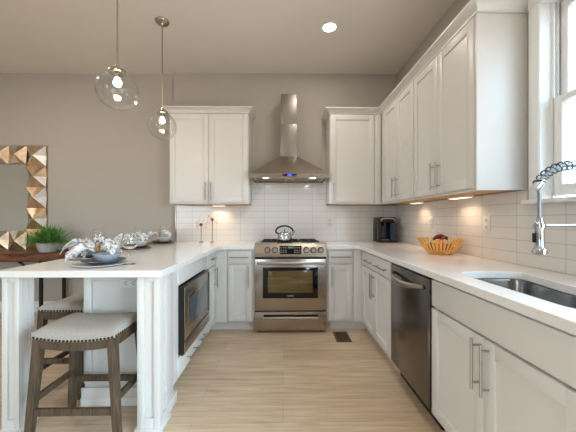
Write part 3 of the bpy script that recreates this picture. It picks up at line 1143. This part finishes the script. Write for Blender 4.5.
# ------------------------------------------------------------------ stools (local: sitter looks to +y; seat front at -y is sitter's back)
def stool_mesh():
    t = thing('counter_stool', 'stool', 'stool')
    WX, DY, H = .215, .155, .605

    def sad(x):
        return .022 * (x / WX) ** 2 * 1.0

    m_ = MB()
    nu, nv = 20, 14

    def top(u, v):
        x = (u * 2 - 1)
        y = (v * 2 - 1)
        e = (1 - abs(x) ** 5) * (1 - abs(y) ** 4)
        return Vector((x * WX, y * DY, H - .022 + sad(x * WX) + .030 * (max(0, e) ** .45) + .010 * (1 - y * y) * (1 - x * x)))

    def bot(u, v):
        x = (u * 2 - 1)
        y = (v * 2 - 1)
        return Vector((x * WX, y * DY, H - .052 + sad(x * WX)))

    m_.quadgrid(top, nu, nv)
    m_.quadgrid(lambda u, v: bot(u, v), nu, nv)
    ring = lambda fn: [fn(i / nu, 0) for i in range(nu)] + [fn(1, j / nv) for j in range(nv)] + [fn(1 - i / nu, 1) for i in range(nu)] + [fn(0, 1 - j / nv) for j in range(nv)]
    a, b = ring(top), ring(bot)
    k = len(a)
    m_._faces(a + b, [(i, (i + 1) % k, k + (i + 1) % k, k + i) for i in range(k)], 0)
    bmesh.ops.remove_doubles(m_.bm, verts=m_.bm.verts[:], dist=1e-5)
    m_.build('seat_cushion', 'linen', t, angle=70)
    # nailheads along the lower seat edge
    m_ = MB()
    per = []
    for i in range(22):
        x = -WX + .012 + (2 * WX - .024) * i / 21
        per += [((x, -DY), (0, -1)), ((x, DY), (0, 1))]
    for i in range(15):
        y = -DY + .014 + (2 * DY - .028) * i / 14
        per += [((-WX, y), (-1, 0)), ((WX, y), (1, 0))]
    for (x, y), (nx, ny) in per:
        z = H - .046 + sad(x)
        p = Vector((x, y, z))
        m_.tube([p, p + Vector((nx, ny, 0)) * .003, p + Vector((nx, ny, 0)) * .005], [.0068, .006, .0025], 8)
    m_.build('nailhead_trim', 'nail', t)
    # aprons (curved with the saddle)
    for sy in (-1, 1):
        m_ = MB()
        n_ = 14
        y0, y1 = sorted((sy * (DY - .002), sy * (DY - .024)))
        vs = []
        for i in range(n_ + 1):
            x = -WX + .006 + (2 * WX - .012) * i / n_
            for y in (y0, y1):
                vs += [(x, y, H - .0525 + sad(x)), (x, y, H - .098 + sad(x) * 1.0)]
        fs = []
        for i in range(n_):
            q, r = 4 * i, 4 * (i + 1)
            fs += [(q, q + 1, r + 1, r), (q + 2, r + 2, r + 3, q + 3), (q, r, r + 2, q + 2), (q + 1, q + 3, r + 3, r + 1)]
        fs += [(0, 2, 3, 1), (4 * n_, 4 * n_ + 1, 4 * n_ + 3, 4 * n_ + 2)]
        m_._faces(vs, fs, 0)
        m_.build('apron', 'stoolwood', t)
    for sx in (-1, 1):
        MB().box(sx * (WX - .004), sx * (WX - .026), -DY + .03, DY - .03, H - .085, H - .033, .002).build('apron', 'stoolwood', t)
    lt_ = {}
    for sx in (-1, 1):
        for sy in (-1, 1):
            tp = Vector((sx * (WX - .023), sy * (DY - .023), H - .04))
            bt = Vector((sx * (WX + .018), sy * (DY - .002), 0))
            lt_[(sx, sy)] = (tp, bt)
            MB().bar(bt, tp, .034, .034, .042, .042, up=(0, 1, 0)).build('leg', 'stoolwood', t)

    def at(sx, sy, z):
        tp, bt = lt_[(sx, sy)]
        return bt.lerp(tp, z / tp.z)

    for sy, z in ((-1, .185), (1, .20)):
        p, q = at(-1, sy, z), at(1, sy, z)
        MB().bar(p, q, .036, .020, up=(0, 1, 0)).build('stretcher', 'stoolwood', t)
    for sx in (-1, 1):
        p, q = at(sx, -1, .245), at(sx, 1, .245)
        MB().bar(p, q, .022, .034, up=(0, 0, 1)).build('stretcher', 'stoolwood', t)
    return t


st1 = stool_mesh()
st1.location = (-1.100, 1.650, 0)
tag(st1, 'dark wood counter stool with grey linen saddle seat, nearest, between the two posts', 'stool', 'counter stools')
st2 = copy_tree(st1)
st2.location = (-1.50, 2.14, 0)
st2.rotation_euler = (0, 0, -PI / 2)
tag(st2, 'dark wood counter stool with grey linen saddle seat, behind, on the dining side', 'stool', 'counter stools')

# ------------------------------------------------------------------ console table, mirror, planter
ct = thing('console_table', 'dark walnut slab console table on black iron legs against the dining wall', 'table', (-3.45, 3.47, 0))
m_ = MB()
edge = []
n_ = 40
for i in range(n_ + 1):
    t = i / n_
    edge.append((-1.0 + 1.98 * t, -.215 + .012 * math.sin(9 * t) + .006 * math.sin(23 * t + 1)))
m_.prism(edge + [(.98, .20), (-1.0, .20)], .715, .805)
ob = m_.build('table_top', 'consolewood', ct)
md = ob.modifiers.new('edge', 'BEVEL'); md.width = .008; md.segments = 2; md.limit_method = 'ANGLE'
for x in (-.68, .66):
    for y in (-.17, .17):
        MB().box(x - .014, x + .014, y - .014, y + .014, 0, .7145).build('leg', 'iron', ct)
    MB().box(x - .012, x + .012, -.156, .156, .02, .045).build('foot_rail', 'iron', ct)
MB().box(-.666, .646, -.016, .016, .68, .7145).build('stretcher', 'iron', ct)
MB().bar((.40, -.17, .7145), (.62, -.17, .55), .02, .02).build('brace', 'iron', ct)

mi = thing('wall_mirror', 'large wall mirror in a faceted bronze and silver frame above the console table', 'mirror', (-3.72, YL - .002, .806))
MW, MH, FW = 1.376, 1.33, .24
NX, NZ = 12, 11
m_ = MB()
# frame as triangulated studs; local x from -MW/2..MW/2, z 0..MH, protruding to -y


def stud_strip(along, ncell, a0, a1, b0, b1):
    """cells across the frame width 1, ncell along; each cell is a pyramid with alternating tone"""
    for c_ in range(ncell):
        s0 = a0 + (a1 - a0) * c_ / ncell
        s1 = a0 + (a1 - a0) * (c_ + 1) / ncell
        sm, bm_ = (s0 + s1) / 2, (b0 + b1) / 2
        P = lambda s, b, h: (s, -h, b) if along == 'x' else (b, -h, s)
        lo, mid, hi = .018, .034, .075
        v = [P(s0, b0, .045), P(s1, b0, .045), P(s1, b1, .03), P(s0, b1, .03), P(sm, bm_, .085), P(sm, b0 + (.02 if along == 'z' else .02), .02), P(s1, bm_, .03),
             P(sm, b1, .02), P(s0, bm_, .03)]
        tris = [(0, 5, 4), (5, 1, 4), (1, 6, 4), (6, 2, 4), (2, 7, 4), (7, 3, 4), (3, 8, 4), (8, 0, 4)]
        mats = [1, 1, 0, 0, 1, 1, 0, 0] if c_ % 2 == 0 else [1, 0, 0, 0, 0, 1, 0, 0]
        for tr_, mt in zip(tris, mats):
            vs_ = [v[q] for q in tr_]
            m_._faces(vs_, [(0, 1, 2)], mt)


stud_strip('z', 5, 0, MH, MW / 2 - FW, MW / 2)
stud_strip('z', 5, 0, MH, -MW / 2, -MW / 2 + FW)
stud_strip('x', 4, -MW / 2 + FW, MW / 2 - FW, MH - FW, MH)
stud_strip('x', 4, -MW / 2 + FW, MW / 2 - FW, 0, FW)
m_.box(-MW / 2, MW / 2, -.017, 0, 0, FW).box(-MW / 2, MW / 2, -.017, 0, MH - FW, MH)
m_.box(-MW / 2, -MW / 2 + FW, -.017, 0, FW, MH - FW).box(MW / 2 - FW, MW / 2, -.017, 0, FW, MH - FW)
m_.build('frame', ['gold', 'silver'], mi, angle=5)
MB().box(-MW / 2 + FW - .01, MW / 2 - FW + .01, -.014, -.004, FW - .01, MH - FW + .01).build('glass', 'mirror', mi)

pl = thing('potted_fern', 'leafy green fern in a pale concrete bowl on the console table', 'plant', (-2.80, 3.405, .806))
MB().lathe([(0, 0), (.075, 0), (.085, .012), (.112, .10), (.114, .112), (.106, .112), (.10, .10), (0, .095)], 32).build('bowl', 'concrete', pl)
m_ = MB()
rnd = random.Random(3)
for k in range(600):
    a = rnd.uniform(0, 2 * PI)
    el = rnd.uniform(.15, 1.45)
    ln = rnd.uniform(.22, .34) if el > .75 else rnd.uniform(.16, .26)
    p = Vector((rnd.uniform(-.07, .07), rnd.uniform(-.07, .07), .10))
    d_ = Vector((math.cos(a) * math.cos(el), math.sin(a) * math.cos(el), math.sin(el)))
    pts = []
    sd = Vector((-math.sin(a), math.cos(a), 0))
    wv = rnd.uniform(.003, .0065)
    for i in range(6):
        t = i / 5
        q = p + d_ * ln * t + Vector((0, 0, -.055 * t * t * ln / .2 * rnd.uniform(.6, 1.3)))
        if q.y > .265: q.y = .265
        q.z = max(q.z, .012 + .01 * t)
        ww = wv * (1 - t ** 2) + .0004
        pts.append((q - sd * ww, q + Vector((0, 0, .002)), q + sd * ww))
    vs = [v for r in pts for v in r]
    fs = []
    for i in range(5):
        fs += [(3 * i, 3 * i + 1, 3 * i + 4, 3 * i + 3), (3 * i + 1, 3 * i + 2, 3 * i + 5, 3 * i + 4)]
    m_._faces(vs, fs, 0)
m_.build('foliage', 'leaf', pl, recalc=False)

# ------------------------------------------------------------------ place settings
CT = .9155


def napkin_mesh(seed):
    r_ = random.Random(seed)
    m_ = MB()
    for sg in (-1, 1):
        ph, am = r_.uniform(0, 6), r_.uniform(.022, .030)
        droop = r_.uniform(.035, .055) if sg < 0 else .012
        for layer in range(2):
            lp = ph + layer * 1.9

            def fn(u, v, lp=lp, layer=layer):
                s = v * 2 - 1
                L2 = ((.135 if sg < 0 else .105) - .022 * layer) * (1 + .12 * math.sin(3 * s + lp))
                x = sg * (.012 + u * L2 * (1 - .12 * s * s))
                y = s * (.012 + .082 * u ** .8) * (1 - .1 * layer)
                z = .018 + .032 * math.sin(PI * min(u * .75, 1)) + am * (u ** .8) * math.cos(s * 7.5 + lp) + layer * .014 - droop * u * u
                z += .006 * math.sin(11 * u + 5 * s + lp)
                return Vector((x, y, z + .012))

            m_.quadgrid(fn, 12, 22)
    return m_


def setting(x, y, rot, tone, tag_txt, seed, names):
    """charger, plate, bowl, napkin - four things stacked on the worktop"""
    c_ = MB().lathe([(0, 0), (.09, 0), (.148, .007), (.15, .009), (.148, .011), (.09, .005), (0, .005)], 40).build('charger_plate', tone[0], loc=(x, y, CT))
    tag(c_, names[0], 'plate', 'charger plates')
    p_ = MB().lathe([(0, 0), (.075, 0), (.08, .003), (.118, .016), (.12, .019), (.117, .021), (.078, .008), (0, .007)], 40).build('dinner_plate', tone[1], loc=(x + .018, y, CT + .0115))
    tag(p_, names[1], 'plate', 'dinner plates')
    b_ = MB().lathe([(0, 0), (.04, 0), (.045, .004), (.072, .035), (.078, .048), (.075, .049), (.068, .037), (.04, .008), (0, .007)], 36).build('bowl', tone[2], loc=(x + .035, y, CT + .0195))
    tag(b_, names[2], 'bowl', 'bowls on the plates')
    nk = thing('napkin', names[3], 'napkin', (x - .006, y - .022, CT + .0195 + .040), rot, 'napkins on the place settings')
    ob = napkin_mesh(seed).build('cloth', 'napkin', nk, angle=80, recalc=False)
    md = ob.modifiers.new('thickness', 'SOLIDIFY'); md.thickness = .0016
    ring = [(0, .019 * math.cos(a), .043 + .019 * math.sin(a)) for a in [2 * PI * i / 20 for i in range(20)]]
    MB().tube(ring, .006, 8, closed=True).build('napkin_ring', 'ring', nk)


T1 = ('stone_white', 'stone_dark', 'stone_blue')
T2 = ('straw', 'stone_dark', 'stone_white')
for x, y, rot, tone, sd, where in ((-1.13, 1.775, .12, T1, 11, 'at the near end of the peninsula'),
                                   (-1.415, 2.10, -.25, T1, 5, 'second back along the dining side'),
                                   (-1.42, 2.72, .2, T2, 8, 'third back along the dining side'),
                                   (-1.42, 3.30, .3, T2, 21, 'farthest back by the kitchen wall')):
    setting(x, y, rot, tone, where, sd,
            ('wide flat charger plate %s' % where, 'dark slate plate %s' % where, 'small stoneware bowl %s' % where,
             'white and grey printed napkin tied in a bow, %s' % where))


def wineglass(x, y, label):
    t = thing('wine_glass', label, 'glass', (x, y, CT), group='wine glasses on the peninsula')
    MB().lathe([(0, 0), (.034, 0), (.035, .002), (.010, .006), (.0045, .012), (0, .012)], 28).build('foot', 'crystal', t, angle=60)
    MB().lathe([(0, .0121), (.0045, .0121), (.0036, .03), (.0036, .075), (.005, .0858), (0, .0858)], 14).build('stem', 'crystal', t)
    MB().lathe([(0, .086), (.005, .086), (.022, .092), (.038, .108), (.044, .130), (.043, .152), (.036, .188), (.0335, .198), (.0325, .198), (.0350, .188),
                (.042, .152), (.043, .130), (.037, .109), (.021, .094), (0, .090)], 32).build('cup', 'crystal', t, angle=60)
    return t


wineglass(-.962, 1.785, 'clear wine glass nearest the aisle corner of the peninsula')
wineglass(-1.462, 2.262, 'clear wine glass behind the nearest napkin')
wineglass(-1.478, 2.915, 'clear wine glass third back along the peninsula')
wineglass(-1.465, 3.475, 'clear wine glass farthest back, close to the kitchen wall')

# ------------------------------------------------------------------ slatted bowl with dried pods
bk = thing('slatted_basket', 'honey-coloured basket of splayed bamboo slats on the worktop', 'basket', (1.275, 2.28, CT))
MB().lathe([(0, 0), (.085, 0), (.09, .006), (.085, .012), (0, .012)], 32).build('base', 'bamboo', bk)
proto = None
NS = 34
for k in range(NS):
    if proto is None:
        pts, m_ = [], MB()
        rows = []
        for i in range(9):
            t = i / 8
            r_ = .080 + .092 * t ** .8
            z = .006 + .118 * t ** 1.25
            hw_ = .0052 + .004 * t
            nrm = Vector((-.118 * 1.25, 0, .098)).normalized()
            c_ = Vector((r_, 0, z))
            rows.append([c_ + Vector((0, -hw_, 0)) - nrm * .002, c_ + Vector((0, hw_, 0)) - nrm * .002, c_ + Vector((0, hw_, 0)) + nrm * .002, c_ + Vector((0, -hw_, 0)) + nrm * .002])
        vs = [v for r in rows for v in r]
        fs = [(3, 2, 1, 0), (32, 33, 34, 35)]
        for i in range(8):
            for j in range(4):
                fs.append((4 * i + j, 4 * i + (j + 1) % 4, 4 * (i + 1) + (j + 1) % 4, 4 * (i + 1) + j))
        m_._faces(vs, fs, 0)
        proto = m_.build('slat', 'bamboo', bk)
        sl_ = proto
    else:
        sl_ = proto.copy()
        COL.objects.link(sl_)
    sl_.rotation_euler = (0, 0, 2 * PI * k / NS)


def lump(name, matn, loc, sc, seed, label, cat):
    r_ = random.Random(seed)
    m_ = MB()
    bmesh.ops.create_icosphere(m_.bm, subdivisions=3, radius=1)
    ph = [r_.uniform(0, 6) for _ in range(4)]
    for v in m_.bm.verts:
        d_ = 1 + .10 * math.sin(4 * v.co.x + ph[0]) * math.sin(4 * v.co.y + ph[1]) + .07 * math.sin(7 * v.co.z + ph[2])
        v.co = Vector((v.co.x * sc[0] * d_, v.co.y * sc[1] * d_, v.co.z * sc[2] * d_))
    o = m_.build(name, matn, angle=80)
    o.location = loc
    o.rotation_euler = (r_.uniform(-.3, .3), r_.uniform(-.3, .3), r_.uniform(0, 6))
    return tag(o, label, cat)


lump('dried_fruit', 'orange', (1.235, 2.24, CT + .056), (.036, .035, .036), 1, 'orange dried fruit low in the slatted basket, left side', 'fruit')
lump('dried_fruit', 'orange', (1.32, 2.32, CT + .056), (.036, .036, .036), 2, 'orange dried fruit low in the slatted basket, right side', 'fruit')
lump('dried_pod', 'pod', (1.32, 2.228, CT + .053), (.034, .032, .034), 3, 'dark red dried pod seen through the basket slats', 'pod')
lump('dried_pod', 'pod', (1.232, 2.326, CT + .055), (.034, .032, .034), 4, 'dark red dried pod at the far side of the basket', 'pod')
pod = thing('dried_pod', 'burgundy curled dried pod on top of the slatted basket', 'pod', (1.273, 2.28, CT + .092))
m_ = MB()
for p0, p1, p2, rm in (((-.062, .012, .004), (-.012, -.004, .088), (.052, -.012, .040), .019), ((-.020, -.034, .010), (.030, -.030, .080), (.062, .004, .012), .016),
                       ((-.044, .040, .006), (.006, .036, .066), (.050, .038, .014), .016)):
    p0, p1, p2 = Vector(p0), Vector(p1), Vector(p2)
    pts, rr = [], []
    for i in range(15):
        t = i / 14
        pts.append(p0 * (1 - t) ** 2 + p1 * 2 * t * (1 - t) + p2 * t * t)
        rr.append(.003 + rm * math.sin(PI * (.04 + .92 * t)) ** .9)
    m_.tube(pts, rr, 10, flat=(.6, 1.1))
m_.build('curled_husk', 'pod', pod, angle=80)

# ------------------------------------------------------------------ coffee maker
cm = thing('coffee_maker', 'dark brown single-cup coffee maker in the worktop corner', 'coffee maker', (1.246, 3.345, CT))
cw = .106
MB().box(-cw, cw, 0, .23, 0, .028, .008).build('drip_base', 'coffee', cm)
MB().box(-cw, cw, .105, .235, .0285, .24, .014).build('rear_body', 'coffee', cm)
MB().box(-cw, cw, .0, .235, .2405, .305, .022, 4).build('brew_head', 'coffee', cm)
MB().box(-cw + .004, -cw + .034, .01, .10, .0285, .24, .008).build('side_column', 'coffee', cm)
MB().box(.04, cw - .002, .012, .10, .0285, .24, .010).build('water_tank', 'tank', cm)
MB().box(-.075, .032, .10, .105, .04, .20, .004).build('back_plate', 'tank', cm)
MB().box(-.066, .022, .016, .09, .0285, .036, .003).build('drip_tray', 'nickel', cm)
MB().tube([(-.085, -.004, .262), (-.07, -.012, .285), (0, -.014, .292), (.07, -.012, .285), (.085, -.004, .262)], .008, 10).build('lid_handle', 'nickel', cm)
MB().lathe([(0, .195), (.02, .195), (.026, .24)], 20, (-.022, .05, 0)).build('spout', 'coffee', cm)
MB().tube([(.10, .20, .02), (.135, .19, .012), (.16, .19, .03), (.165, .21, .07), (.135, .245, .10), (.105, .238, .11)], .004, 8).build('cord', 'black', cm)

# ------------------------------------------------------------------ metal flowers


def flower(label, x, y, h, seed, R):
    t = thing('metal_flower', label, 'ornament', (x, y, CT), group='metal flower ornaments')
    r_ = random.Random(seed)
    MB().lathe([(0, 0), (.026, 0), (.027, .004), (.01, .008), (0, .008)], 24).build('base', 'rust', t)
    MB().tube([(0, 0, .006), (.003, 0, h * .5), (0, 0, h)], .0042, 8).build('stem', 'rust', t)
    m_ = MB()
    bmesh.ops.create_icosphere(m_.bm, subdivisions=2, radius=.019)
    bmesh.ops.translate(m_.bm, verts=m_.bm.verts[:], vec=(0, 0, h))
    m_.build('flower_centre', 'rust', t, angle=80)
    n_ = 15
    for k in range(n_):
        a = 2 * PI * k / n_ + r_.uniform(-.1, .1)
        f = r_.uniform(-.5, .5)
        d_ = Vector((math.cos(a) * math.cos(f), math.sin(f), math.sin(a) * math.cos(f)))
        p = Vector((0, 0, h)) + d_ * .014
        ln = R * r_.uniform(.75, 1.05)
        MB().tube([p, p + d_ * ln * .5, p + d_ * ln * .85, p + d_ * ln], [.0018, .0020, .0058, .001], 6, flat=(1, .35)).build('petal', 'petal', t)
    return t


flower('rusty metal starburst flower, the shorter of the pair under the left wall cabinet', -.985, 3.40, .215, 2, .072)
flower('rusty metal starburst flower, the taller of the pair under the left wall cabinet', -.862, 3.44, .275, 5, .082)


# ------------------------------------------------------------------ outlets and switch
def outlet(label, loc, rot, kind='outlet', tilt=0):
    t = thing('wall_outlet' if kind == 'outlet' else 'light_switch', label, kind, loc, rot)
    if tilt:
        t.rotation_euler = (0, tilt, rot)
    MB().box(-.036, .036, -.005, 0, -.058, .058, .002).build('cover_plate', 'plastic', t)
    if kind == 'outlet':
        for z in (-.024, .024):
            r_ = MB().box(-.017, .017, -.0075, -.0045, z - .014, z + .014, .003).build('receptacle', 'plastic', t)
            MB().box(-.010, -.006, -.0082, -.0072, z - .003, z + .009).box(.006, .010, -.0082, -.0072, z - .003, z + .009).box(-.003, .003, -.0082, -.0072, z - .011, z - .006).build('slots', 'slot', r_)
    else:
        MB().box(-.016, .016, -.009, -.0045, -.032, .032, .002).build('rocker', 'plastic', t)
    return t


outlet('white outlet laid sideways on the peninsula end panel', (-.995, 1.8495, .785), 0, tilt=PI / 2)
outlet('white outlet on the back tile between range and coffee maker', (.60, YB - .0085, 1.16), 0)
outlet('white outlet on the side tile nearest the window', (XR - .0085, 2.0, 1.165), RR)
outlet('white outlet on the side tile behind the basket', (XR - .0085, 2.765, 1.165), RR)
outlet('white switch on the side tile beside the coffee maker', (XR - .0085, 3.45, 1.165), RR, 'switch')

# ------------------------------------------------------------------ floor register
vt = thing('floor_register', 'bronze floor air register in front of the right-hand corner cabinet', 'vent', (.595, 2.86, 0))
m_ = MB()
m_.box(-.075, .075, -.125, -.105, 0, .005, .001).box(-.075, .075, .105, .125, 0, .005, .001)
m_.box(-.075, -.052, -.105, .105, 0, .005, .001).box(.052, .075, -.105, .105, 0, .005, .001)
m_.build('frame', 'vent', vt)
MB().box(-.052, .052, -.105, .105, 0, .0015).build('duct_opening', 'dark', vt)
m_ = MB()
for k in range(14):
    y = -.098 + k * .015
    m_.box(-.052, .052, y, y + .006, .0015, .004)
m_.build('louvres', 'vent', vt)
